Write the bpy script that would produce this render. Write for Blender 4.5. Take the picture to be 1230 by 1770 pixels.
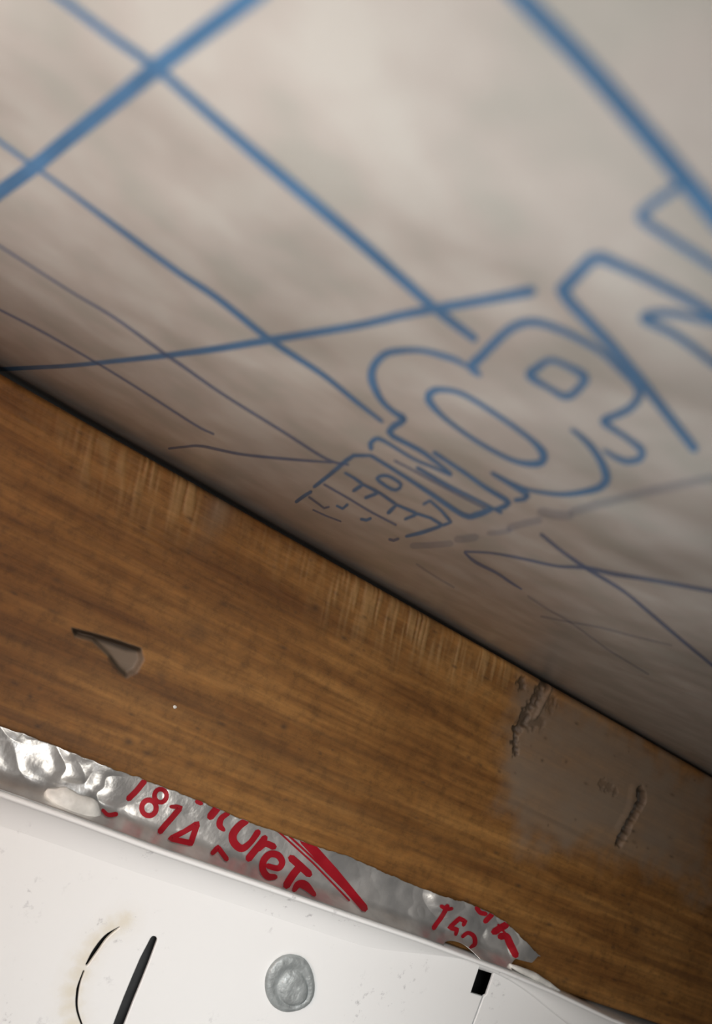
import bpy, bmesh, math
import numpy as np
from mathutils import Vector, Matrix
for o in list(bpy.data.objects): bpy.data.objects.remove(o)
S = bpy.context.scene
COL = S.collection
Z0 = 2.2                       # the corner under the sheet is a bit above head height

# ------------------------------------------------------------------ camera
F, CX, CY = 1400., 615., 885.
def _d(px, py):
    v = np.array([px-CX, -(py-CY), -F]); return v/np.linalg.norm(v)
_X = _d(3100, 2423); _N = np.cross(_d(117, 950), _X); _N /= np.linalg.norm(_N)
if _N[1] < 0: _N = -_N
R = np.array([_X, np.cross(_N, _X), _N])      # world <- camera
CAM = np.array([-.17511831, -.28338163, Z0])
cd = bpy.data.cameras.new('camera'); cam = bpy.data.objects.new('camera', cd); COL.objects.link(cam)
M = Matrix([[*R[i], CAM[i]] for i in range(3)] + [[0, 0, 0, 1]]); cam.matrix_world = M
cd.sensor_fit = 'VERTICAL'; cd.sensor_height = 36; cd.sensor_width = 25.017; cd.lens = F*36/1770
cd.clip_start = .005; cd.clip_end = 50
cd.dof.use_dof = True; cd.dof.focus_distance = .31; cd.dof.aperture_fstop = 15
S.camera = cam
# ------------------------------------------------------------------ light
S.view_settings.view_transform = 'Standard'; S.view_settings.look = 'None'
S.view_settings.gamma = 1; S.view_settings.use_curve_mapping = False
S.view_settings.exposure = 0
wd = bpy.data.worlds.new('world'); S.world = wd; wd.use_nodes = True
wd.node_tree.nodes['Background'].inputs[0].default_value = (1, .97, .93, 1)
wd.node_tree.nodes['Background'].inputs[1].default_value = .03
def area(name, loc, target, size, power, color, spread=180):
    l = bpy.data.lights.new(name, 'AREA'); l.size = size; l.energy = power; l.color = color; l.spread = math.radians(spread)
    o = bpy.data.objects.new(name, l); COL.objects.link(o)
    loc = Vector(loc) + Vector((0, 0, Z0)); tgt = Vector(target) + Vector((0, 0, Z0))
    o.location = loc; o.rotation_euler = (tgt-loc).to_track_quat('-Z', 'Y').to_euler(); return o
area('panel_fill', (-.13, -.31, .0), (.06, 0, -.15), .07, .122, (1, 1, 1), 70)  # added light beside the camera, brightens the white panel
area('left_panel_fill', (-.26, -.29, .01), (.0, 0, -.20), .05, .045, (1, .99, .97), 80)  # unseen second fill, added for the left of the panel
area('sheet_wash_fill', (-.29, -.24, -.12), (-.215, -.20, .045), .09, .30, (1, .94, .885), 78)  # added below the sheet to brighten its near part, no real source
area('warm_side_fill', (-.42, -.30, -.08), (-.20, -.17, .04), .07, .34, (1, .66, .52), 120)  # invented warm source that tints the left of the sheet
area('low_fill_lamp', (-.12, -.30, -.40), (.02, 0, -.19), .12, .035, (.98, .99, 1), 60)
area('front_fill', (.0, -.9, -.30), (.05, 0, -.12), .3, .15, (1, .95, .88), 50)  # added frontal fill, lifts the joist's lower part
# ------------------------------------------------------------------ helpers
def ray(px, py):
    px = np.asarray(px, float); py = np.asarray(py, float)
    c = np.stack([(px-CX)/F, -(py-CY)/F, -np.ones_like(px)], -1); return c @ R.T
def on_y(pts, y=0.):
    p = np.asarray(pts, float).reshape(-1, 2); r = ray(p[:, 0], p[:, 1]); t = (y-CAM[1])/r[:, 1]; q = CAM+t[:, None]*r
    return q
def mesh(name, V, Fc, mat, parent=None, smooth=True):
    me = bpy.data.meshes.new(name); me.from_pydata([tuple(v) for v in V], [], [tuple(int(i) for i in f) for f in Fc])
    me.materials.append(mat)
    if smooth: me.polygons.foreach_set('use_smooth', [True]*len(me.polygons))
    me.update(); o = bpy.data.objects.new(name, me); COL.objects.link(o)
    if parent: o.parent = parent
    return o
def grid_faces(nu, nv, flip=False):
    i, j = np.meshgrid(np.arange(nu-1), np.arange(nv-1), indexing='ij'); a = (i*nv+j).ravel()
    f = np.stack([a, a+nv, a+nv+1, a+1], 1)
    return f[:, ::-1] if flip else f
def grid(name, P, mat, parent=None, flip=False):
    nu, nv = P.shape[:2]; Fc = grid_faces(nu, nv, flip)
    me = bpy.data.meshes.new(name); me.vertices.add(nu*nv); me.vertices.foreach_set('co', P.reshape(-1).astype(np.float32))
    me.loops.add(Fc.size); me.loops.foreach_set('vertex_index', Fc.ravel().astype(np.int32))
    me.polygons.add(len(Fc)); me.polygons.foreach_set('loop_start', np.arange(0, Fc.size, 4, dtype=np.int32))
    me.update(calc_edges=True); me.polygons.foreach_set('use_smooth', np.ones(len(Fc), bool)); me.materials.append(mat); me.validate()
    o = bpy.data.objects.new(name, me); COL.objects.link(o)
    if parent: o.parent = parent
    return o
def tag(o, label=None, cat=None, group=None, kind=None):
    if label: o['label'] = label
    if cat: o['category'] = cat
    if group: o['group'] = group
    if kind: o['kind'] = kind
    return o
def empty(name, loc):
    o = bpy.data.objects.new(name, None); COL.objects.link(o); o.location = loc; o.empty_display_size = .02; return o
def adopt(parent, *kids):
    for k in kids: k.parent = parent; k.matrix_parent_inverse = Matrix.Translation(-parent.location)
def rnd(ix, iy, seed):
    n = (ix.astype(np.int64)*374761393 + iy.astype(np.int64)*668265263 + seed*974711) & 0x7fffffff
    n = ((n ^ (n >> 13))*1274126177) & 0x7fffffff; n = (n ^ (n >> 16)) & 0xffff
    return n/65535.
def noise(x, y, seed=0):
    x = np.asarray(x, float); y = np.asarray(y, float)
    ix = np.floor(x); iy = np.floor(y); fx = x-ix; fy = y-iy; fx = fx*fx*fx*(fx*(fx*6-15)+10); fy = fy*fy*fy*(fy*(fy*6-15)+10)
    a = rnd(ix, iy, seed); b = rnd(ix+1, iy, seed); c = rnd(ix, iy+1, seed); d = rnd(ix+1, iy+1, seed)
    return (a*(1-fx)+b*fx)*(1-fy)+(c*(1-fx)+d*fx)*fy
def fbm(x, y, seed=0, n=3):
    s = 0; a = 1; t = 0
    for k in range(n): s = s+a*noise(x*2**k, y*2**k, seed+k*17); t += a; a *= .5
    return s/t
def seg_dist(x, z, pts):
    d = np.full(np.shape(x), 1e9)
    for (a, b) in zip(pts[:-1], pts[1:]):
        ax, az = a; bx, bz = b; L = (bx-ax)**2+(bz-az)**2+1e-12
        t = np.clip(((x-ax)*(bx-ax)+(z-az)*(bz-az))/L, 0, 1)
        d = np.minimum(d, np.hypot(x-ax-t*(bx-ax), z-az-t*(bz-az)))
    return d
def inside(x, z, poly):
    r = np.zeros(np.shape(x), bool); n = len(poly)
    for i in range(n):
        x1, z1 = poly[i]; x2, z2 = poly[(i+1) % n]
        c = ((z1 > z) != (z2 > z)) & (x < (x2-x1)*(z-z1)/((z2-z1)+1e-15)+x1); r ^= c
    return r
def poly_sdf(x, z, poly):
    d = seg_dist(x, z, list(poly)+[poly[0]]); return np.where(inside(x, z, poly), -d, d)
def ss(a, b, x): t = np.clip((x-a)/(b-a), 0, 1); return t*t*(3-2*t)

def nodes(name):
    m = bpy.data.materials.new(name); m.use_nodes = True; nt = m.node_tree
    return m, nt, nt.nodes['Principled BSDF'], nt.links.new
def N(nt, t, **k):
    n = nt.nodes.new(t)
    for a, b in k.items():
        if a.startswith('i_'): n.inputs[a[2:].replace('_', ' ')].default_value = b
        else: setattr(n, a, b)
    return n
def ramp(nt, stops):
    r = nt.nodes.new('ShaderNodeValToRGB'); e = r.color_ramp.elements
    while len(e) < len(stops): e.new(.5)
    for q, (p, c) in zip(e, stops): q.position = p; q.color = (*c, 1)
    return r
def mix(nt, fac, a, b, mode='MIX'):
    m = nt.nodes.new('ShaderNodeMix'); m.data_type = 'RGBA'; m.blend_type = mode
    for s, v in ((0, fac), (6, a), (7, b)):
        if hasattr(v, 'links'): nt.links.new(v, m.inputs[s])
        elif s == 0: m.inputs[0].default_value = v
        else: m.inputs[s].default_value = (*v, 1)
    return m.outputs[2]
def mat_sheet():
    m, nt, b, ln = nodes('membrane'); tc = N(nt, 'ShaderNodeTexCoord')
    n1 = N(nt, 'ShaderNodeTexNoise', i_Scale=22, i_Detail=3); ln(tc.outputs['Object'], n1.inputs['Vector'])
    r = ramp(nt, [(.32, (.45, .45, .435)), (.68, (.555, .56, .545))]); ln(n1.outputs[0], r.inputs[0]); 
    n4 = N(nt, 'ShaderNodeTexNoise', i_Scale=75, i_Detail=2); ln(tc.outputs['Object'], n4.inputs['Vector'])
    r4 = ramp(nt, [(.36, (.86, .87, .85)), (.5, (.97, .94, .93)), (.64, (1.05, 1.05, 1.04))]); ln(n4.outputs[0], r4.inputs[0])
    ln(mix(nt, 1., r.outputs[0], r4.outputs[0], 'MULTIPLY'), b.inputs['Base Color'])
    b.inputs['Roughness'].default_value = .33; b.inputs['Metallic'].default_value = .68      # metallised film: it mirrors the joist softly
    n2 = N(nt, 'ShaderNodeTexNoise', i_Scale=120, i_Detail=4); ln(tc.outputs['Object'], n2.inputs['Vector'])
    bp = N(nt, 'ShaderNodeBump', i_Strength=.12, i_Distance=.001); ln(n2.outputs[0], bp.inputs['Height']); ln(bp.outputs[0], b.inputs['Normal'])
    return m
def mat_ink(name, c, rough=.38, spec=.4, alpha=1., metal=.68):
    m, nt, b, ln = nodes(name); tc = N(nt, 'ShaderNodeTexCoord')
    n1 = N(nt, 'ShaderNodeTexNoise', i_Scale=90, i_Detail=3); ln(tc.outputs['Object'], n1.inputs['Vector'])
    r = ramp(nt, [(.3, tuple(x*.85 for x in c)), (.7, tuple(min(1, x*1.15) for x in c))]); ln(n1.outputs[0], r.inputs[0]); ln(r.outputs[0], b.inputs['Base Color'])
    b.inputs['Roughness'].default_value = rough; b.inputs['Specular IOR Level'].default_value = spec; b.inputs['Alpha'].default_value = alpha; b.inputs['Metallic'].default_value = metal
    return m
def mat_wood():
    m, nt, b, ln = nodes('spruce'); tc = N(nt, 'ShaderNodeTexCoord'); at = N(nt, 'ShaderNodeAttribute', attribute_name='wear_shade')
    sp = N(nt, 'ShaderNodeSeparateColor'); ln(at.outputs['Color'], sp.inputs[0])
    mp = N(nt, 'ShaderNodeMapping'); mp.inputs['Scale'].default_value = (.07, 1, 1); ln(tc.outputs['Object'], mp.inputs[0])
    w = N(nt, 'ShaderNodeTexNoise', i_Scale=120, i_Detail=5, i_Roughness=.6); ln(mp.outputs[0], w.inputs['Vector'])
    r = ramp(nt, [(.30, (.113, .048, .0115)), (.5, (.188, .090, .0235)), (.72, (.285, .147, .043))]); ln(w.outputs[0], r.inputs[0])
    mp2 = N(nt, 'ShaderNodeMapping'); mp2.inputs['Scale'].default_value = (.06, 1, 1); ln(tc.outputs['Object'], mp2.inputs[0])
    w2 = N(nt, 'ShaderNodeTexNoise', i_Scale=420, i_Detail=3, i_Roughness=.6); ln(mp2.outputs[0], w2.inputs['Vector'])
    r2 = ramp(nt, [(.3, (.78, .76, .74)), (.65, (1.12, 1.12, 1.12))]); ln(w2.outputs[0], r2.inputs[0])
    c = mix(nt, 1., r.outputs[0], r2.outputs[0], 'MULTIPLY')
    n3 = N(nt, 'ShaderNodeTexNoise', i_Scale=16, i_Detail=3); ln(tc.outputs['Object'], n3.inputs['Vector'])
    r3 = ramp(nt, [(.35, (.85, .80, .72)), (.65, (1.1, 1.1, 1.1))]); ln(n3.outputs[0], r3.inputs[0])
    c = mix(nt, 1., c, r3.outputs[0], 'MULTIPLY')
    n5 = N(nt, 'ShaderNodeTexNoise', i_Scale=170, i_Detail=5, i_Roughness=.75); ln(tc.outputs['Object'], n5.inputs['Vector'])
    r5 = ramp(nt, [(.36, (.74, .74, .74)), (.5, (1, 1, 1)), (.68, (1.18, 1.14, 1.1))]); ln(n5.outputs[0], r5.inputs[0])
    c = mix(nt, 1., c, r5.outputs[0], 'MULTIPLY')
    c = mix(nt, sp.outputs[0], c, (.37, .245, .105))       # sawn fibres
    c = mix(nt, sp.outputs[1], c, (.165, .130, .095))      # grey grime
    c = mix(nt, sp.outputs[2], c, (.030, .020, .012))      # gouges, pits and painted shade on a gouge's edge
    ln(c, b.inputs['Base Color']); b.inputs['Roughness'].default_value = .55; b.inputs['Specular IOR Level'].default_value = .35
    bp = N(nt, 'ShaderNodeBump', i_Strength=.35, i_Distance=.0006); ln(w2.outputs[0], bp.inputs['Height']); ln(bp.outputs[0], b.inputs['Normal'])
    return m
def mat_foil():
    m, nt, b, ln = nodes('foil'); tc = N(nt, 'ShaderNodeTexCoord')
    n1 = N(nt, 'ShaderNodeTexNoise', i_Scale=60, i_Detail=4); ln(tc.outputs['Object'], n1.inputs['Vector'])
    r = ramp(nt, [(.35, (.55, .55, .54)), (.65, (.90, .89, .86))]); ln(n1.outputs[0], r.inputs[0]); ln(r.outputs[0], b.inputs['Base Color'])
    b.inputs['Metallic'].default_value = .8; b.inputs['Roughness'].default_value = .30
    n2 = N(nt, 'ShaderNodeTexNoise', i_Scale=85, i_Detail=5); ln(tc.outputs['Object'], n2.inputs['Vector'])
    bp = N(nt, 'ShaderNodeBump', i_Strength=.42, i_Distance=.0016); ln(n2.outputs[0], bp.inputs['Height']); ln(bp.outputs[0], b.inputs['Normal'])
    return m
def mat_enamel():
    m, nt, b, ln = nodes('white_enamel'); tc = N(nt, 'ShaderNodeTexCoord')
    n1 = N(nt, 'ShaderNodeTexNoise', i_Scale=260, i_Detail=4, i_Roughness=.7); ln(tc.outputs['Object'], n1.inputs['Vector'])
    k = N(nt, 'ShaderNodeTexNoise', i_Scale=28, i_Detail=2); ln(tc.outputs['Object'], k.inputs['Vector'])
    r1 = ramp(nt, [(.60, (0, 0, 0)), (.70, (1, 1, 1))]); ln(n1.outputs[0], r1.inputs[0])
    rk = ramp(nt, [(.50, (0, 0, 0)), (.62, (.6, .6, .6))]); ln(k.outputs[0], rk.inputs[0])
    f = mix(nt, 1., r1.outputs[0], rk.outputs[0], 'MULTIPLY')
    c = mix(nt, f, (.80, .81, .80), (.34, .34, .35))
    # yellowed paint round the knockout
    prev = None
    for (px, py) in ((214, 1594), (190, 1606), (165, 1630), (148, 1656), (136, 1684), (124, 1712), (122, 1740), (128, 1770), (146, 1800)):
        q = on_y([(px, py)], -.0016)[0]; dn = N(nt, 'ShaderNodeVectorMath', operation='DISTANCE'); ln(tc.outputs['Object'], dn.inputs[0]); dn.inputs[1].default_value = tuple(q)
        if prev is None: prev = dn.outputs['Value']
        else:
            mn = N(nt, 'ShaderNodeMath', operation='MINIMUM'); ln(prev, mn.inputs[0]); ln(dn.outputs['Value'], mn.inputs[1]); prev = mn.outputs[0]
    ad = N(nt, 'ShaderNodeMath', operation='MULTIPLY_ADD'); ln(n1.outputs[0], ad.inputs[0]); ad.inputs[1].default_value = .006; ln(prev, ad.inputs[2])
    sr = ramp(nt, [(.0035, (.7, .7, .7)), (.0085, (0, 0, 0))]); ln(ad.outputs[0], sr.inputs[0])
    c = mix(nt, sr.outputs[0], c, (.66, .61, .48))
    ln(c, b.inputs['Base Color']); b.inputs['Roughness'].default_value = .32; b.inputs['Specular IOR Level'].default_value = .45
    return m
def mat_plain(name, c, rough, metal=0., bump=0., bs=300):
    m, nt, b, ln = nodes(name); tc = N(nt, 'ShaderNodeTexCoord')
    n1 = N(nt, 'ShaderNodeTexNoise', i_Scale=bs*.5, i_Detail=3); ln(tc.outputs['Object'], n1.inputs['Vector'])
    r = ramp(nt, [(.35, tuple(x*.8 for x in c)), (.65, tuple(min(1, x*1.15) for x in c))]); ln(n1.outputs[0], r.inputs[0]); ln(r.outputs[0], b.inputs['Base Color'])
    b.inputs['Roughness'].default_value = rough; b.inputs['Metallic'].default_value = metal
    if bump:
        n2 = N(nt, 'ShaderNodeTexNoise', i_Scale=bs, i_Detail=3); ln(tc.outputs['Object'], n2.inputs['Vector'])
        bp = N(nt, 'ShaderNodeBump', i_Strength=bump, i_Distance=.001); ln(n2.outputs[0], bp.inputs['Height']); ln(bp.outputs[0], b.inputs['Normal'])
    return m
M_SHEET = mat_sheet(); M_BLUE = mat_ink('blue_ink', (.075, .185, .35)); M_FAINT = mat_ink('faint_blue_ink', (.10, .17, .33), alpha=.6)
M_SMEAR = mat_ink('smeared_blue_ink', (.13, .20, .35), alpha=.2)
M_RED = mat_ink('red_ink', (.32, .009, .018), .35, metal=.3); M_WOOD = mat_wood(); M_FOIL = mat_foil(); M_ENAM = mat_enamel()
M_ZINC = mat_plain('zinc', (.36, .39, .39), .5, .35, .7, 330); M_SEAL = mat_plain('sealant', (.66, .66, .62), .5, 0, .3, 300)
M_DARK = mat_plain('dark_inside', (.05, .05, .05), .7)  # dark colour stands in for the shade inside the housing

# ================================================================== blue printed sheet
ZS = Z0+.0438
def sheet_h(x, y):
    far = ss(-.03, -.12, y)
    h = (fbm(x*16+3.1, y*13+1.7, 5, 3)-.5)*.0024*(.25+.75*far)*1.5
    h += (noise(x*9+y*14+.3, y*5-x*6, 11)-.5)*.0012*far
    h += (fbm(x*42+y*20, y*38-x*12, 15, 2)-.5)*.0013*far
    return h
gx = np.concatenate([np.linspace(-.55, .75, 521)]); gy = np.linspace(-.52, .055, 231)
gX, gY = np.meshgrid(gx, gy, indexing='ij')
gZ = ZS+sheet_h(gX, gY)
sheet = empty('membrane_sheet', (.1, -.2, ZS))
tag(sheet, 'off-white building membrane overhead with blue printed lines and outlined letters', 'membrane')
under = grid('sheet', np.stack([gX, gY, gZ], -1), M_SHEET, flip=True)
sol = under.modifiers.new('thickness', 'SOLIDIFY'); sol.thickness = .0004; sol.offset = 1 if False else -1
adopt(sheet, under)
def on_sheet(px, py):
    r = ray(px, py); z = np.full(np.shape(px), ZS)
    for k in range(8):
        t = (z-CAM[2])/r[..., 2]; p = CAM+t[..., None]*r; z = ZS+sheet_h(p[..., 0], p[..., 1])
    p[..., 2] -= .00009
    return p
def smooth_path(pts, closed=False, curve=True, step=6.):
    """resample (x, y, w) control points; Catmull-Rom when curve"""
    P = np.array(pts, float); n = len(P); out = []
    m = n if closed else n-1
    for i in range(m):
        p1 = P[i]; p2 = P[(i+1) % n]
        p0 = P[(i-1) % n] if (closed or i > 0) else 2*p1-p2
        p3 = P[(i+2) % n] if (closed or i+2 < n) else 2*p2-p1
        k = max(1, int(np.hypot(*(p2-p1)[:2])/step))
        for j in range(k):
            t = j/k
            if curve: out.append(.5*((2*p1)+(-p0+p2)*t+(2*p0-5*p1+4*p2-p3)*t*t+(-p0+3*p1-3*p2+p3)*t**3))
            else: out.append(p1*(1-t)+p2*t)
    if not closed: out.append(P[-1])
    return np.array(out)
def ribbon(name, pts, width, mapper, mat, parent, closed=False, curve=True, thick=0, step=6., dirv=None, cap=True, across=3):
    if np.isscalar(width): width = [width]*len(pts)
    P = smooth_path([(a, b, w) for (a, b), w in zip(pts, width)], closed, curve, step)
    if closed: P = np.vstack([P, P[:1]])
    T = np.gradient(P[:, :2], axis=0)
    if closed: T[0] = T[-1] = P[1, :2]-P[-2, :2]
    T /= np.linalg.norm(T, axis=1)[:, None]+1e-9
    if cap and not closed:       # half round ends
        a = P[0].copy(); b = P[-1].copy()
        a[:2] -= T[0]*a[2]*.42; b[:2] += T[-1]*b[2]*.42; a[2] *= .45; b[2] *= .45
        P = np.vstack([a, P, b]); T = np.vstack([T[:1], T, T[-1:]])
    Nn = np.stack([-T[:, 1], T[:, 0]], 1)
    o = np.linspace(-.5, .5, across)
    px = P[:, None, 0]+Nn[:, None, 0]*P[:, None, 2]*o; py = P[:, None, 1]+Nn[:, None, 1]*P[:, None, 2]*o
    W = mapper(px, py)
    ob = grid(name, W, mat); adopt(parent, ob); return ob
def blue(name, pts, w, mat=None, **k): return ribbon(name, pts, w, on_sheet, mat or M_BLUE, sheet, **k)
# ruled lines
blue('printed_line', [(-40, 362), (0, 331), (60, 287), (117, 240), (200, 174), (271, 116), (345, 60), (426, 0), (520, -75)], [24, 25, 26, 27, 29, 32, 32, 34, 36])
blue('printed_line', [(-60, -120), (0, -78), (60, -36), (117, 5), (186, 57), (271, 118), (369, 203), (462, 283), (617, 414), (751, 532), (820, 585)], [13, 13, 13, 14, 15, 16, 18, 20, 20, 16, 13])
blue('printed_line', [(-40, 215), (0, 244), (60, 288), (117, 329), (210, 398), (304, 467), (377, 516), (467, 587), (556, 646), (617, 695), (660, 728)], [6, 7, 7, 7, 10, 10, 11, 11, 9, 8, 6], M_BLUE)
blue('printed_line', [(-40, 398), (0, 425), (117, 500), (198, 549), (280, 608), (312, 630), (385, 681), (483, 742), (564, 793), (602, 803)], [4, 4, 4, 5, 6, 6, 5, 5, 5, 4], M_FAINT)
blue('printed_line', [(-20, 525), (60, 566), (117, 598), (184, 637), (251, 679), (337, 734), (369, 750)], 4, M_FAINT)
blue('printed_line', [(-40, 640), (40, 636), (117, 632), (198, 624), (288, 614), (377, 602), (467, 587), (617, 562), (690, 545), (751, 533), (836, 518), (918, 502)], [7, 7, 7, 8, 10, 12, 13, 13, 14, 16, 16, 19])
blue('printed_line', [(292, 775), (320, 772), (349, 771), (418, 785), (507, 794), (574, 799)], [4, 4, 5, 5, 5, 4], M_FAINT)
blue('printed_line', [(848, -62), (906, 0), (1010, 108), (1113, 226), (1250, 390)], [34, 34, 34, 34, 34])
blue('printed_line', [(935, 923), (969, 951), (1012, 981), (1063, 1012), (1086, 1028), (1111, 1049), (1180, 1108), (1250, 1165)], [6, 6, 7, 6, 5, 6, 6, 6], M_FAINT)
blue('printed_line', [(803, 953), (851, 956), (901, 965), (962, 978), (1012, 981), (1063, 992), (1113, 1000), (1180, 1012), (1250, 1025)], [4, 4, 5, 5, 7, 8, 7, 7, 7], M_FAINT)
blue('printed_line', [(803, 955), (821, 971), (858, 990), (880, 1005), (901, 1018)], [4, 6, 5, 5, 3], M_FAINT)
blue('printed_line', [(912, 1030), (945, 1052), (985, 1075), (1036, 1112), (1059, 1128), (1120, 1165)], 4, M_SMEAR)
blue('printed_line', [(935, 1065), (985, 1075), (1036, 1084), (1093, 1099), (1160, 1115)], 4, M_SMEAR)
blue('printed_line', [(720, 975), (750, 995), (784, 1015)], 4, M_SMEAR)
# outlined lettering
L = 'printed_letter'
blue(L, [(1260, 560), (1190, 517), (1113, 477), (1075, 460), (1038, 444), (1022, 447), (971, 500), (984, 521), (1050, 590), (1100, 648), (1150, 712), (1200, 775)], [17, 17, 17, 17, 20, 21, 23, 19, 18, 17, 16, 15], curve=False)
blue(L, [(1250, 470), (1180, 425), (1120, 386), (1108, 371), (1122, 356), (1175, 318)], [15, 15, 16, 18, 16, 16])
blue(L, [(1250, 640), (1170, 580), (1112, 549), (1160, 541), (1250, 560)], [13, 13, 15, 13, 13])
blue(L, [(829, 648), (815, 633), (832, 615), (850, 596), (884, 566), (921, 556), (967, 569), (1034, 604), (1075, 642), (1098, 665), (1104, 684), (1088, 705), (1062, 718), (1042, 727), (1058, 740), (1084, 757), (1108, 777), (1106, 792), (1084, 797), (1064, 790), (1044, 778)], [7, 17, 16, 16, 15, 14, 12, 11, 10, 12, 14, 14, 13, 13, 10, 9, 12, 12, 11, 9, 6])
blue(L, [(915, 648), (930, 634), (950, 622), (980, 632), (1010, 651), (1002, 668), (979, 685), (948, 670)], [15, 14, 10, 10, 15, 14, 13, 9], closed=True)
blue(L, [(808, 633), (790, 623), (767, 615), (725, 605), (675, 608), (656, 619), (644, 636), (643, 658), (658, 690), (678, 710), (698, 724), (684, 734), (672, 745), (678, 753), (725, 778), (750, 796), (779, 818)], [7, 9, 10, 9, 12, 13, 14, 14, 10, 9, 12, 12, 12, 9, 8, 7, 5])
blue(L, [(988, 742), (1006, 756), (1024, 775), (1040, 800), (1048, 825), (1042, 837), (1025, 846), (975, 854), (921, 848), (888, 837), (850, 817)], [6, 9, 11, 13, 15, 14, 12, 8, 6, 7, 6])
blue(L, [(740, 690), (747, 676), (764, 673), (800, 681), (859, 717), (917, 759), (938, 782), (940, 792), (929, 801), (888, 796), (825, 763), (767, 721)], [13, 13, 9, 8, 8, 9, 14, 14, 13, 8, 7, 8], closed=True)
blue(L, [(641, 775), (640, 766), (650, 758), (664, 762), (713, 792), (745, 806), (779, 821)], [8, 9, 8, 6, 5, 5, 5])
blue(L, [(721, 808), (772, 838), (820, 862), (866, 886)], [6, 6, 5, 5])
blue(L, [(750, 782), (800, 815), (840, 843), (880, 868), (872, 875), (858, 879)], [7, 7, 8, 9, 10, 7])
blue(L, [(641, 787), (700, 824), (740, 850), (801, 890), (825, 889), (848, 880)], [6, 7, 8, 9, 11, 10], M_BLUE)
blue(L, [(852, 819), (880, 836), (912, 856), (906, 862), (890, 864)], [6, 7, 9, 9, 7])
blue(L, [(682, 796), (724, 818), (775, 846), (838, 878)], 4, M_FAINT)
# small squashed rows of lettering next to the joist
blue(L, [(543, 841), (570, 820), (598, 796), (611, 787), (640, 787)], [6, 7, 8, 7, 5], M_BLUE, curve=False)
blue(L, [(512, 867), (524, 858), (537, 850)], 6, M_BLUE)
blue(L, [(596, 817), (612, 826), (627, 837), (611, 848)], [4, 5, 7, 6], M_BLUE, curve=False)
blue(L, [(627, 837), (655, 851), (632, 860)], [5, 6, 6], M_BLUE, curve=False)
blue(L, [(651, 826), (669, 822), (693, 837), (683, 847), (664, 838)], 6, M_BLUE, closed=True)
blue(L, [(655, 851), (685, 872), (671, 886)], [5, 6, 7], M_BLUE, curve=False)
blue(L, [(685, 872), (722, 888), (700, 897)], [5, 6, 5], M_BLUE, curve=False)
blue(L, [(722, 888), (744, 895), (765, 908), (730, 920), (702, 927)], [5, 5, 6, 7, 5], M_BLUE, curve=False)
blue(L, [(732, 871), (743, 865), (762, 882), (779, 902), (765, 908)], [5, 5, 5, 6, 5], M_BLUE, curve=False)
blue(L, [(560, 837), (600, 860), (640, 884), (684, 907)], 4, M_FAINT)
blue(L, [(534, 859), (548, 869), (560, 878), (568, 876)], 4, M_FAINT, curve=False)
blue(L, [(582, 874), (592, 879), (600, 872)], [4, 5, 5], M_BLUE, curve=False)
blue(L, [(624, 897), (633, 899), (640, 896)], 5, M_BLUE)
blue(L, [(541, 881), (565, 892), (589, 901)], 3, M_FAINT)
blue(L, [(673, 932), (680, 934), (688, 931)], 5, M_FAINT)
for p, w in (([(790, 932), (805, 931), (822, 928)], 13), ([(845, 921), (862, 920), (880, 917)], 9), ([(880, 912), (908, 904), (932, 899)], 12),
             ([(935, 884), (958, 889), (984, 891)], 16), ([(990, 884), (1030, 872), (1063, 864), (1113, 851), (1180, 836), (1250, 822)], 15), ([(713, 943), (745, 942), (779, 939)], 11)):
    blue('smeared_print', p, w, M_SMEAR)

# ================================================================== wooden joist
def mm(pts, y=0.):
    q = on_y(pts, y); return [(a[0], a[2]) for a in q]
E_ = .010                                   # how far the white ledge stands proud of the joist
_l = on_y([(117, 1409), (280, 1469), (442, 1524), (617, 1585), (735, 1625), (877, 1678), (955, 1711), (1060, 1761)], -E_)
LX = np.concatenate([[-.45, -.2], _l[:, 0], [.30, .75]]); LZ = np.concatenate([[_l[0, 2]+.001]*2, _l[:, 2], [_l[-1, 2]-.004, _l[-1, 2]-.012]])
def zl(x): return np.interp(x, LX, LZ)      # top of the ledge
WB = Z0-.0832; WT = Z0+.0405
xs = np.unique(np.concatenate([np.linspace(-.50, -.19, 90), np.linspace(-.19, .31, 1001), np.linspace(.31, .72, 110)]))
zs = np.linspace(WT, WB, 250); nz = len(zs)
X, Z = np.meshgrid(xs, zs, indexing='ij')
XX, ZZ = X*1000, (Z-Z0)*1000
dep = (fbm(XX*.05, ZZ*1.1, 3, 3)-.5)*.00025+(fbm(XX*.012, ZZ*.02, 8, 2)-.5)*.0008
# saw marks near the top arris, leaning strokes
sw = np.clip(1-(WT-Z)/.034+.5*(fbm(XX*.045, ZZ*.06, 21, 3)-.5), 0, 1)
u = XX+ZZ*.30
stroke = np.abs(noise(u*.42, ZZ*.055, 31)-.5)*2*.6+noise(u*.95, ZZ*.10, 32)*.4
def blob(px, py, rx, ry):
    (cx, cz), = mm([(px, py)]); return np.exp(-(((X-cx)*1000/rx)**2+((Z-cz)*1000/ry)**2))
pale_zone = np.clip(blob(215, 810, 26, 16)+blob(310, 850, 16, 14)+.9*blob(610, 1040, 20, 14)+1.0*blob(720, 1100, 22, 13)+.9*blob(830, 1150, 20, 11)+.35*blob(480, 960, 20, 10), 0, 1.2)
pale = np.clip(sw*1.4, 0, 1)*pale_zone*ss(.30, .75, stroke)*.42+.18*pale_zone*noise(u*.3, ZZ*.2, 40)*.7
dep += -ss(.4, .8, stroke)*np.clip(pale_zone*sw, 0, 1)*.0004
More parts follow.
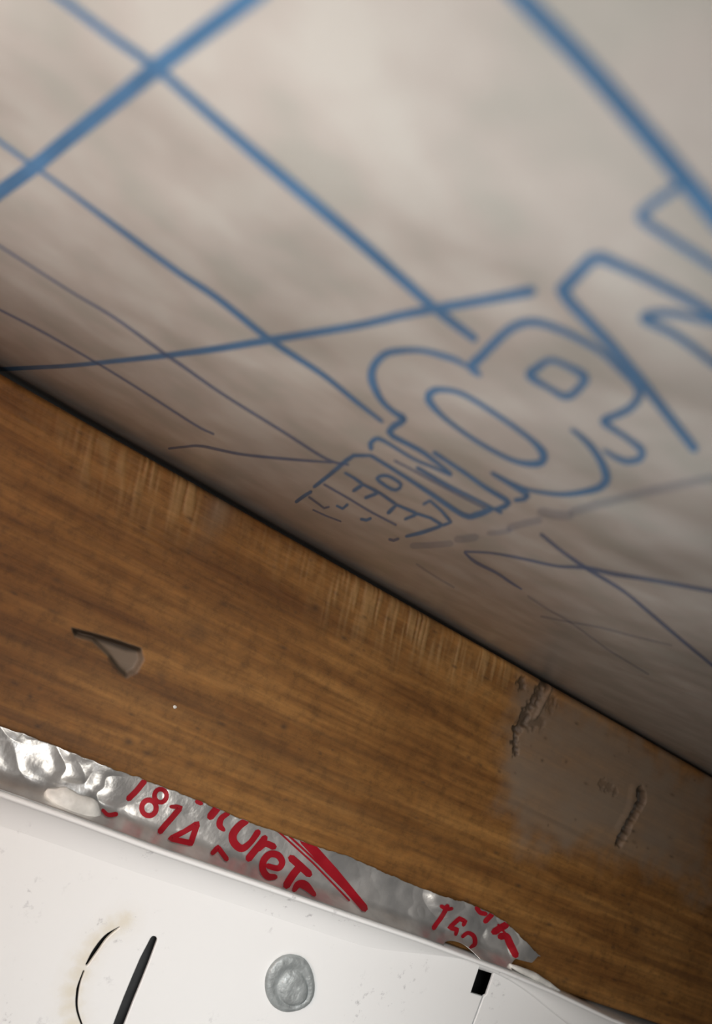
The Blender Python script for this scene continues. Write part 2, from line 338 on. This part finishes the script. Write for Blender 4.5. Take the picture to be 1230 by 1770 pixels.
# grey grime
G1 = mm([(872, 1235), (900, 1185), (960, 1195), (1113, 1285), (1230, 1350), (1230, 1560), (1113, 1490), (1000, 1480), (900, 1462), (868, 1380)])
g = poly_sdf(X, Z, G1)*1000+(fbm(XX*.10, ZZ*.10, 51, 3)-.5)*20
grey = ss(10, -14, g)*.9*(.6+.5*fbm(XX*.05, ZZ*.07, 61, 3))
grey = np.maximum(grey, .45*blob(385, 870, 5, 13)*1.2)
dark = np.zeros_like(X)
# gouge with dried grey filler, left
G2 = mm([(124, 1086), (160, 1095), (205, 1108), (243, 1121), (248, 1140), (236, 1162), (218, 1170), (205, 1158), (185, 1132), (160, 1108), (130, 1100)])
s2 = poly_sdf(X, Z, G2)*1000
grey = np.maximum(grey, ss(.8, -.3, s2)*.95); dep += ss(.4, -1.4, s2)*.0022
e1 = seg_dist(X, Z, mm([(128, 1090), (150, 1094), (178, 1104), (222, 1120), (238, 1122)]))*1000
dark = np.maximum(dark, ss(2.3, .7, e1)*ss(.6, -.2, s2)*.95)  # shadow along the gouge's upper edge, painted into the colour
dark = np.maximum(dark, .6*ss(1.5, .3, seg_dist(X, Z, mm([(190, 1140), (205, 1160), (218, 1168)]))*1000))
# deep slot, right
sl = (fbm(XX*.45, ZZ*.45, 81, 2)-.5)*1.6+seg_dist(X, Z, mm([(1106, 1368), (1110, 1382), (1098, 1402), (1086, 1425), (1071, 1455)]))*1000
dep += ss(3.4, 1.2, sl)*.004; dark = np.maximum(dark, ss(3.4, 1.4, sl)*.93)
rim = seg_dist(X, Z, mm([(1094, 1364), (1088, 1398), (1070, 1430)]))*1000
dep -= ss(4, 0, rim)*.0006
# split round a knot under the arris
for P, w, a in (([(942, 1185), (926, 1205), (912, 1228), (905, 1248), (896, 1262)], 1.7, .75), ([(893, 1262), (890, 1280), (894, 1303)], 1.1, .85),
                ([(898, 1178), (904, 1186)], 1.5, .7), ([(958, 1212), (950, 1228)], 1.4, .35), ([(915, 1252), (936, 1250)], 1.8, .4), ([(1040, 1355), (1062, 1368)], 1.4, .35)):
    q = (seg_dist(X, Z, mm(P))*1000+(fbm(XX*.5, ZZ*.5, 83, 3)-.5)*4.5)/1.7; dep += ss(w*1.2, w*.2, q)*.0016*a; dark = np.maximum(dark, ss(w*1.3, w*.3, q)*a)
q = seg_dist(X, Z, mm([(951, 1192), (935, 1222), (926, 1240)]))*1000; dep -= ss(1.8, 0, q)*.0008
# pits
rg = np.random.default_rng(4)
for k in range(260):
    cx = rg.uniform(-.19, .30); cz = rg.uniform(WB, WT); r = rg.uniform(.25, .75); a = rg.uniform(.2, .75); ex = rg.uniform(1, 3.5)
    i0, i1 = np.searchsorted(xs, [cx-.006, cx+.006]); sub = np.s_[i0:i1, :]
    dark[sub] = np.maximum(dark[sub], a*np.exp(-(((X[sub]-cx)*1000/(r*ex))**2+((Z[sub]-cz)*1000/r)**2)))
for (px, py, r, a) in ((545, 1050, 1.4, .6), (222, 1282, 1.2, .7), (246, 1283, .9, .5), (278, 1168, 1.6, .45), (280, 1178, 1.2, .4), (490, 1256, 1.1, .7), (1100, 1608, 2.6, .5), (340, 1090, 3.5, .45), (328, 1320, 1.6, .3)):
    dark = np.maximum(dark, a*blob(px, py, r*1.3, r))
# bands of late wood in the lower half of the face
band = ss(.52, .72, fbm(XX*.008+4, ZZ*.34+XX*.004, 71, 3))*ss(0, -22, ZZ)*.35
dark = np.maximum(dark, band*.55)
arr = .0030; tA = WT-Z; tB = Z-WB          # rounded arrises
yoff = np.where(tA < arr, arr-np.sqrt(np.maximum(0, arr**2-(arr-tA)**2)), 0)+np.where(tB < .002, .002-np.sqrt(np.maximum(0, .002**2-(.002-tB)**2)), 0)
top_drop = np.interp(X, [-.3, -.15, .0, .16, .4], [0, 0, .0009, .0019, .0022])*ss(.012, 0, tA)
front = np.stack([X, yoff+dep, Z+top_drop], -1)
# wrap round: back, top and bottom closed by extra rows
def row(y, z): 
    r = front[:, :1].copy(); r[..., 1] = y; r[..., 2] = z; return r
zt = front[:, :1, 2]
T1 = front[:, :1].copy(); T1[..., 1] = .036
T2 = T1.copy(); T2[..., 1] = .038; T2[..., 2] -= .002
B1 = row(.038, WB+.002); B2 = row(.036, WB); 
Pw = np.concatenate([T1, front, B2, B1, T2, T1], axis=1)
joist = grid('wooden_joist', Pw, M_WOOD, flip=False)
tag(joist, 'rough brown wooden joist running diagonally between printed membrane and white metal', 'joist')
at = joist.data.color_attributes.new('wear_shade', 'FLOAT_COLOR', 'POINT')
def padc(a): return np.concatenate([a[:, :1]*.3, a, a[:, -1:], a[:, -1:], a[:, -1:]*0, a[:, :1]*0], 1)
colr = np.stack([padc(pale), padc(grey), padc(dark), np.ones_like(padc(dark))], -1).clip(0, 1)
at.data.foreach_set('color', colr.astype(np.float32).ravel())
# end grain caps
for xi in (0, -1):
    bm = bmesh.new(); bm.from_mesh(joist.data); bm.verts.ensure_lookup_table()
    n = Pw.shape[1]; base = 0 if xi == 0 else (len(xs)-1)*n
    vs = [bm.verts[base+i] for i in range(0, n-1)]
    try: bm.faces.new(vs)
    except Exception: pass
    bm.to_mesh(joist.data); bm.free()
# little paint speck
def dome(name, c, rx, rz, ry, mat, seed=0, amp=.15, seg=28, rings=8):
    """low lump on a wall facing -Y; c = centre, flattened back"""
    V = []; Fc = []
    for i in range(rings+1):
        a = i/rings*math.pi/2
        for j in range(seg):
            b = j/seg*2*math.pi; k = 1+amp*(float(noise(np.array(2.2*math.cos(b)+5+seed), np.array(2.2*math.sin(b)+a+5)))-.5)*2
            V.append((c[0]+rx*k*math.cos(b)*math.cos(a), c[1]-ry*math.sin(a), c[2]+rz*k*math.sin(b)*math.cos(a)))
    for i in range(rings):
        for j in range(seg): Fc.append((i*seg+j, i*seg+(j+1) % seg, (i+1)*seg+(j+1) % seg, (i+1)*seg+j))
    Fc.append(tuple(range(seg-1, -1, -1)))
    return mesh(name, V, Fc, mat)
c = on_y([(302, 1222)], -.0001)[0]
tag(dome('paint_speck', c, .0007, .0006, .0004, M_SEAL), 'tiny white paint speck on the brown joist', 'paint')

# ================================================================== foil tape
_t = on_y([(-60, 1232), (0, 1254), (60, 1275), (117, 1297), (190, 1325), (235, 1341), (262, 1353), (330, 1377), (400, 1408), (440, 1424), (470, 1434), (505, 1448), (545, 1462), (600, 1479), (650, 1501), (720, 1532), (775, 1549), (815, 1562), (845, 1577), (868, 1590), (885, 1605), (905, 1626), (928, 1649)], -.0005)
TX, TZ = _t[:, 0], _t[:, 2]
_b = on_y([(868, 1665), (890, 1656), (905, 1661), (918, 1664), (928, 1651)], -.002)
def tape_bottom(x):
    z = zl(x)+.0002
    z = np.where(x > _b[0, 0], np.maximum(z, np.interp(x, _b[:, 0], _b[:, 2])), z)
    (x0, z0), (x1, z1), (x2, z2) = mm([(765, 1636), (797, 1628), (832, 1648)], -.006)
    return z+.0022*np.clip(1-((x-x1)/(.5*(x2-x0)))**2, 0, 1)
def crumple(x, z):
    a = np.abs(fbm(x*70+z*60, z*90-x*30, 91, 2)-.5)*2
    b = np.abs(noise(x*40-z*60+7, z*60+x*33, 97)-.5)*2
    right = ss(.055, .085, x); left = ss(-.062, -.082, x)
    amp = .0005+.0018*right+.0016*left
    return amp*(.6*a+.7*b)
def tape_y(x, z):
    u = (z-zl(x))*1000; k = np.clip(1-u/5.5, 0, 1)
    lift = .0012*ss(.122, .140, x)*ss(0, 12, u)
    return .0009+crumple(x, z)*ss(0, 3.0, u)+(E_-.0014)*k**2.2+lift
nx_, nv_ = 900, 70
tx = np.linspace(TX[0], TX[-1], nx_); tv = np.linspace(0, 1, nv_)
tt = np.interp(tx, TX, TZ)+(noise(tx*330, tx*0, 5)-.5)*.0005+(noise(tx*900, tx*0, 6)-.5)*.0002; tb = tape_bottom(tx); tb = np.minimum(tb, tt-.0001)
TXX = np.repeat(tx[:, None], nv_, 1); TZZ = tt[:, None]*(1-tv)+tb[:, None]*tv
TY = -tape_y(TXX, TZZ)
tape = empty('foil_tape', (.02, -.002, Z0-.07)); tag(tape, 'crumpled silver foil tape strip with red printing along joist bottom', 'tape')
tp = grid('tape_strip', np.stack([TXX, TY, TZZ], -1), M_FOIL, flip=False)
s = tp.modifiers.new('thickness', 'SOLIDIFY'); s.thickness = .0002; s.offset = 0
adopt(tape, tp)
def on_tape(px, py):
    r = ray(px, py); lo = (-.06-CAM[1])/r[..., 1]; hi = (.004-CAM[1])/r[..., 1]
    for k in range(34):
        m_ = .5*(lo+hi); p = CAM+m_[..., None]*r; g_ = p[..., 1]+tape_y(p[..., 0], p[..., 2])
        hi = np.where(g_ > 0, m_, hi); lo = np.where(g_ > 0, lo, m_)
    p = CAM+(.5*(lo+hi))[..., None]*r
    p[..., 2] = np.clip(p[..., 2], tape_bottom(p[..., 0])+.0001, np.interp(p[..., 0], TX, TZ)+.0001)
    p[..., 1] = -tape_y(p[..., 0], p[..., 2]-.0003)-.00032
    return p
def red(name, pts, w, **k): return ribbon(name, pts, w, on_tape, M_RED, tape, step=2.5, across=4, **k)
Q = 'printed_letter'
red(Q, [(249, 1350), (236, 1366), (222, 1380)], 10)
def ring(cx, cy, rx, ry, w, rot=0, n=14):
    pts = []
    for i in range(n):
        a = i/n*2*math.pi; x = rx*math.cos(a); y = ry*math.sin(a); pts.append((cx+x*math.cos(rot)-y*math.sin(rot), cy+x*math.sin(rot)+y*math.cos(rot)))
    return red(Q, pts, w, closed=True)
ring(277, 1375, 10.5, 11.5, 8); ring(257, 1396, 12.5, 13.5, 9)
red(Q, [(295, 1394), (304, 1394), (311, 1396), (295, 1415), (276, 1436)], [6, 8, 10, 10, 10], curve=False)
red(Q, [(341, 1423), (318, 1437), (293, 1448), (329, 1456)], [10, 9, 9, 10], closed=True, curve=False)
red('printed_mark', [(177, 1399), (186, 1407), (200, 1406)], [6, 7, 8])
red('printed_mark', [(366, 1473), (376, 1464), (390, 1483)], [8, 9, 9], curve=False)
red('printed_mark', [(340, 1385), (347, 1388)], 8)
red(Q, [(375, 1396), (363, 1411)], 13)
red(Q, [(394, 1405), (382, 1414), (379, 1426), (386, 1434)], [8, 10, 11, 7])
red(Q, [(425, 1418), (412, 1428), (402, 1442), (404, 1456), (417, 1466), (432, 1456), (445, 1438)], [12, 13, 14, 14, 13, 10, 11])
red(Q, [(457, 1448), (443, 1466), (429, 1483)], [11, 12, 12]); red(Q, [(446, 1468), (458, 1458), (472, 1463)], [8, 11, 12])
red(Q, [(462, 1496), (480, 1500), (487, 1490), (480, 1478), (466, 1476), (455, 1487), (453, 1502), (461, 1513), (474, 1514)], [9, 10, 11, 12, 12, 12, 12, 12, 9])
red(Q, [(503, 1483), (518, 1496), (533, 1510)], 13, curve=False); red(Q, [(518, 1497), (504, 1513), (493, 1528)], 13)
red(Q, [(506, 1536), (514, 1527), (526, 1529), (541, 1544)], [8, 12, 15, 8])
red('printed_stripe', [(474, 1431), (540, 1491), (602, 1555)], 3.2, curve=False)
red('printed_stripe', [(492, 1438), (550, 1492), (612, 1555)], 3.6, curve=False)
red('printed_stripe', [(526, 1452), (577, 1508), (628, 1568)], [17, 16, 13], curve=False)
red(Q, [(772, 1566), (764, 1582), (748, 1603)], [9, 8, 8]); red(Q, [(762, 1566), (772, 1571), (780, 1570)], [7, 7, 6])
red(Q, [(800, 1598), (803, 1592), (793, 1587), (783, 1596), (776, 1603), (789, 1606), (786, 1614)], [7, 8, 8, 8, 8, 8, 6], curve=False)
red(Q, [(798, 1618), (808, 1612), (818, 1618), (819, 1630), (811, 1636)], [6, 7, 8, 8, 5])
red(Q, [(823, 1569), (829, 1577), (838, 1579)], 8); red(Q, [(849, 1580), (838, 1592)], 9)
red(Q, [(874, 1598), (863, 1604), (853, 1610)], 12); red(Q, [(860, 1598), (880, 1622)], 4)
red(Q, [(864, 1618), (874, 1618), (880, 1630), (890, 1650)], [12, 12, 13, 12])

# ================================================================== white metal housing
PY = -.0016
ledge_x = np.linspace(-.44, .70, 320)
NOTCH = mm([(835, 1700)], -.0016)[0][0]
def cove(x, a):          # the metal sweeps from the lip down into the front panel
    ch = .0022+.0120*float(ss(.004, .075, abs(x-NOTCH)))*(1 if x < NOTCH else .7)
    return [(x, -.0013-(E_-.0025)*(1-math.sin(t)), a-.0018-ch*(1-math.cos(t))) for t in np.linspace(.05, 1.54, 12)]+[(x, -.0013, a-.0028-ch), (x, -.0009, a-.0028-ch)]
def ledge_profile(x):
    a = float(zl(x))-.0001; b = min(a, WB-.0004)
    return [(x, .045, b), (x, -.0004, b), (x, -.0007, a), (x, -.004, a), (x, -E_+.0009, a), (x, -E_+.0003, a-.0003), (x, -E_, a-.0009), (x, -E_+.0003, a-.0015), (x, -E_+.0009, a-.0018)]+cove(x, a)+[
            (x, -.0007, min(a-.0018, b-.0008)), (x, .045, b-.0014), (x, .045, b)]
P = np.array([ledge_profile(x) for x in ledge_x])
housing = empty('metal_housing', (.05, .01, Z0-.30)); tag(housing, 'white enamelled sheet-metal housing under the joist with black slot and knockout', 'metal housing')
lip = grid('top_flange', P, M_ENAM, flip=True); adopt(housing, lip)
ZB = Z0-.30
def plate(name, outline, holes=(), y=PY, t=.0014, mat=M_ENAM, parent=housing, bevel=.00035):
    cu = bpy.data.curves.new(name, 'CURVE'); cu.dimensions = '2D'; cu.fill_mode = 'BOTH'; cu.extrude = t/2-bevel; cu.bevel_depth = bevel; cu.bevel_resolution = 2; cu.offset = -bevel if False else 0
    for poly in [outline]+list(holes):
        sp = cu.splines.new('POLY'); sp.points.add(len(poly)-1)
        for p, (a, b) in zip(sp.points, poly): p.co = (a, b, 0, 1)
        sp.use_cyclic_u = True
    tmp = bpy.data.objects.new('tmp', cu); COL.objects.link(tmp)
    bpy.context.view_layer.update()
    me = bpy.data.meshes.new_from_object(tmp.evaluated_get(bpy.context.evaluated_depsgraph_get())); bpy.data.objects.remove(tmp)
    me.transform(Matrix(((1, 0, 0, 0), (0, 0, -1, 0), (0, 1, 0, 0), (0, 0, 0, 1)))); me.transform(Matrix.Translation((0, y+t/2, 0)))
    me.name = name; me.materials.clear(); me.materials.append(mat)
    o = bpy.data.objects.new(name, me); COL.objects.link(o); adopt(parent, o); return o
def outline_px(pts, w, y=PY, closed=False, curve=True):
    if np.isscalar(w): w = [w]*len(pts)
    P = smooth_path([(a, b, q) for (a, b), q in zip(pts, w)], False, curve, 4.)
    T = np.gradient(P[:, :2], axis=0); T /= np.linalg.norm(T, axis=1)[:, None]; Nn = np.stack([-T[:, 1], T[:, 0]], 1)
    a = P[:, :2]+Nn*P[:, 2:3]/2; b = P[:, :2]-Nn*P[:, 2:3]/2
    e0 = []; 
    for k in range(1, 5):
        th = math.pi*k/5; e0.append(P[-1, :2]+P[-1, 2]/2*(Nn[-1]*math.cos(th)+T[-1]*math.sin(th)))
    e1 = []
    for k in range(1, 5):
        th = math.pi*k/5; e1.append(P[0, :2]+P[0, 2]/2*(-Nn[0]*math.cos(th)-T[0]*math.sin(th)))
    return mm(np.vstack([a, e0, b[::-1], e1]), y)
slot = outline_px([(266, 1624), (250, 1660), (236, 1694), (222, 1728), (208, 1764), (196, 1796)], [15, 20, 21, 21, 21, 20], curve=False)
arc = outline_px([(206, 1603), (183, 1620), (164, 1645), (150, 1668)], [5, 9.5, 11, 7.5])
arc2 = outline_px([(145, 1679), (138, 1698), (134, 1715), (133, 1742), (141, 1770), (156, 1800), (180, 1826)], [6, 7, 8, 7.5, 7, 7, 7])
LE = mm([(826, 1672), (812, 1717), (832, 1723), (812, 1778), (760, 1905)], PY); REe = mm([(856, 1680), (842, 1722), (838, 1724), (817, 1780), (766, 1905)], PY)
zt_ = lambda x: float(zl(x))-.0019
left = [(-.43, ZB), (LE[-1][0]+(LE[-1][1]-ZB)*.25, ZB)]+LE[::-1]
left[-1] = (LE[0][0], zt_(LE[0][0]))
for x in np.linspace(LE[0][0]-.01, -.43, 40): left.append((x, zt_(x)))
pl = plate('front_panel', left, [slot, arc, arc2])
right = [(REe[-1][0]+(REe[-1][1]-ZB)*.25+.001, ZB), (.69, ZB)]
for x in np.linspace(.69, REe[0][0]+.003, 50): right.append((x, zt_(x)))
right.append((REe[0][0], zt_(REe[0][0]))); right += REe[1:]
plr = plate('front_panel', right, y=PY+.0004)
# body behind
def box(name, x0, x1, y0, y1, z0, z1, mat, parent):
    V = [(x, y, z) for x in (x0, x1) for y in (y0, y1) for z in (z0, z1)]
    Fc = [(0, 1, 3, 2), (4, 6, 7, 5), (0, 4, 5, 1), (2, 3, 7, 6), (0, 2, 6, 4), (1, 5, 7, 3)]
    o = mesh(name, V, Fc, mat, smooth=False); adopt(parent, o)
    b = o.modifiers.new('b', 'BEVEL'); b.width = .0004; b.segments = 2; return o
box('back_panel', -.43, .69, .043, .045, ZB, Z0-.096, M_DARK, housing)
box('dark_backing', -.42, .68, .006, .008, ZB+.003, Z0-.098, M_DARK, housing)  # dark sheet added close behind the openings so they look shaded
box('bottom_panel', -.43, .69, PY+.002, .045, ZB-.0015, ZB, M_ENAM, housing)
box('side_panel', -.4315, -.43, PY+.002, .045, ZB, Z0-.082, M_ENAM, housing); box('side_panel', .69, .6915, PY+.002, .045, ZB, Z0-.100, M_ENAM, housing)
# grey rivet head
def rivet():
    pts = [(492, 1656), (510, 1654), (528, 1661), (540, 1680), (545, 1703), (543, 1725), (532, 1741), (512, 1750), (492, 1751), (474, 1741), (463, 1722), (461, 1700), (466, 1681), (477, 1666)]
    o2 = np.array(mm(smooth_path([(a, b, 0) for a, b in pts], True, True, 5.)[:, :2], PY-.002))
    c = o2.mean(0); cs = np.array(mm([(506, 1707)], PY-.002))[0]
    rings = [(1.0, 0, 0), (1.02, .0008, 0), (.97, .0016, 0), (.86, .0021, .1), (.74, .0020, .3), (.66, .0014, .6), (.60, .0013, .9), (.56, .0020, 1), (.46, .0026, 1), (.30, .0028, 1), (.15, .0026, 1), (.0001, .0025, 1)]
    V = []; n = len(o2)
    for (s_, h, m_) in rings:
        cc = c*(1-m_)+m_*(cs+np.array([.0012, -.0010])*(1 if m_ > 0 else 0))
        for j, p in enumerate(o2):
            q = cc+(p-c)*s_; w = .00035*(noise(q[0]*700, q[1]*700, 3)-.5)
            V.append((q[0], PY-h-float(w)*(h > .001), q[1]))
    Fc = [(i*n+j, (i+1)*n+j, (i+1)*n+(j+1) % n, i*n+(j+1) % n) for i in range(len(rings)-1) for j in range(n)]
    o = mesh('rivet_head', V, Fc, M_ZINC); adopt(housing, o); o['label'] = 'dull grey dimpled rivet head'
rivet()
# pale sealant on the ledge
c = on_y([(128, 1391)], -.0035)[0]
o = dome('sealant_blob', c, .0105, .0042, .0038, M_SEAL, seed=3, amp=.2); o.rotation_euler = (0, 0, 0)
tag(o, 'pale rounded sealant blob at left end of red-printed foil tape', 'sealant')
def bead(name, pts, w, y, mat):
    q = on_y(smooth_path([(a, b, 0) for a, b in pts], False, True, 4.)[:, :2], y); V = []; n = len(q); k = 10
    wi = np.interp(np.linspace(0, 1, n), np.linspace(0, 1, len(w)), w)
    for i in range(n):
        for j in range(k):
            a = 2*math.pi*j/k; r = wi[i]*(1+.25*(float(noise(np.array(i*.35), np.array(j*.8), 9))-.5)); V.append((q[i, 0], q[i, 1]+1.3*r*math.cos(a), q[i, 2]+r*math.sin(a)))
    Fc = [(i*k+j, i*k+(j+1) % k, (i+1)*k+(j+1) % k, (i+1)*k+j) for i in range(n-1) for j in range(k)]+[tuple(range(k-1, -1, -1)), tuple((n-1)*k+j for j in range(k))]
    return mesh(name, V, Fc, mat)
o = bead('sealant_bead', [(880, 1668), (900, 1677), (925, 1688), (948, 1702), (968, 1713)], [.0006, .0015, .0016, .0014, .0004], -.0062, M_SEAL)
tag(o, 'dried white sealant bead on the ledge right of the foil tape', 'sealant')
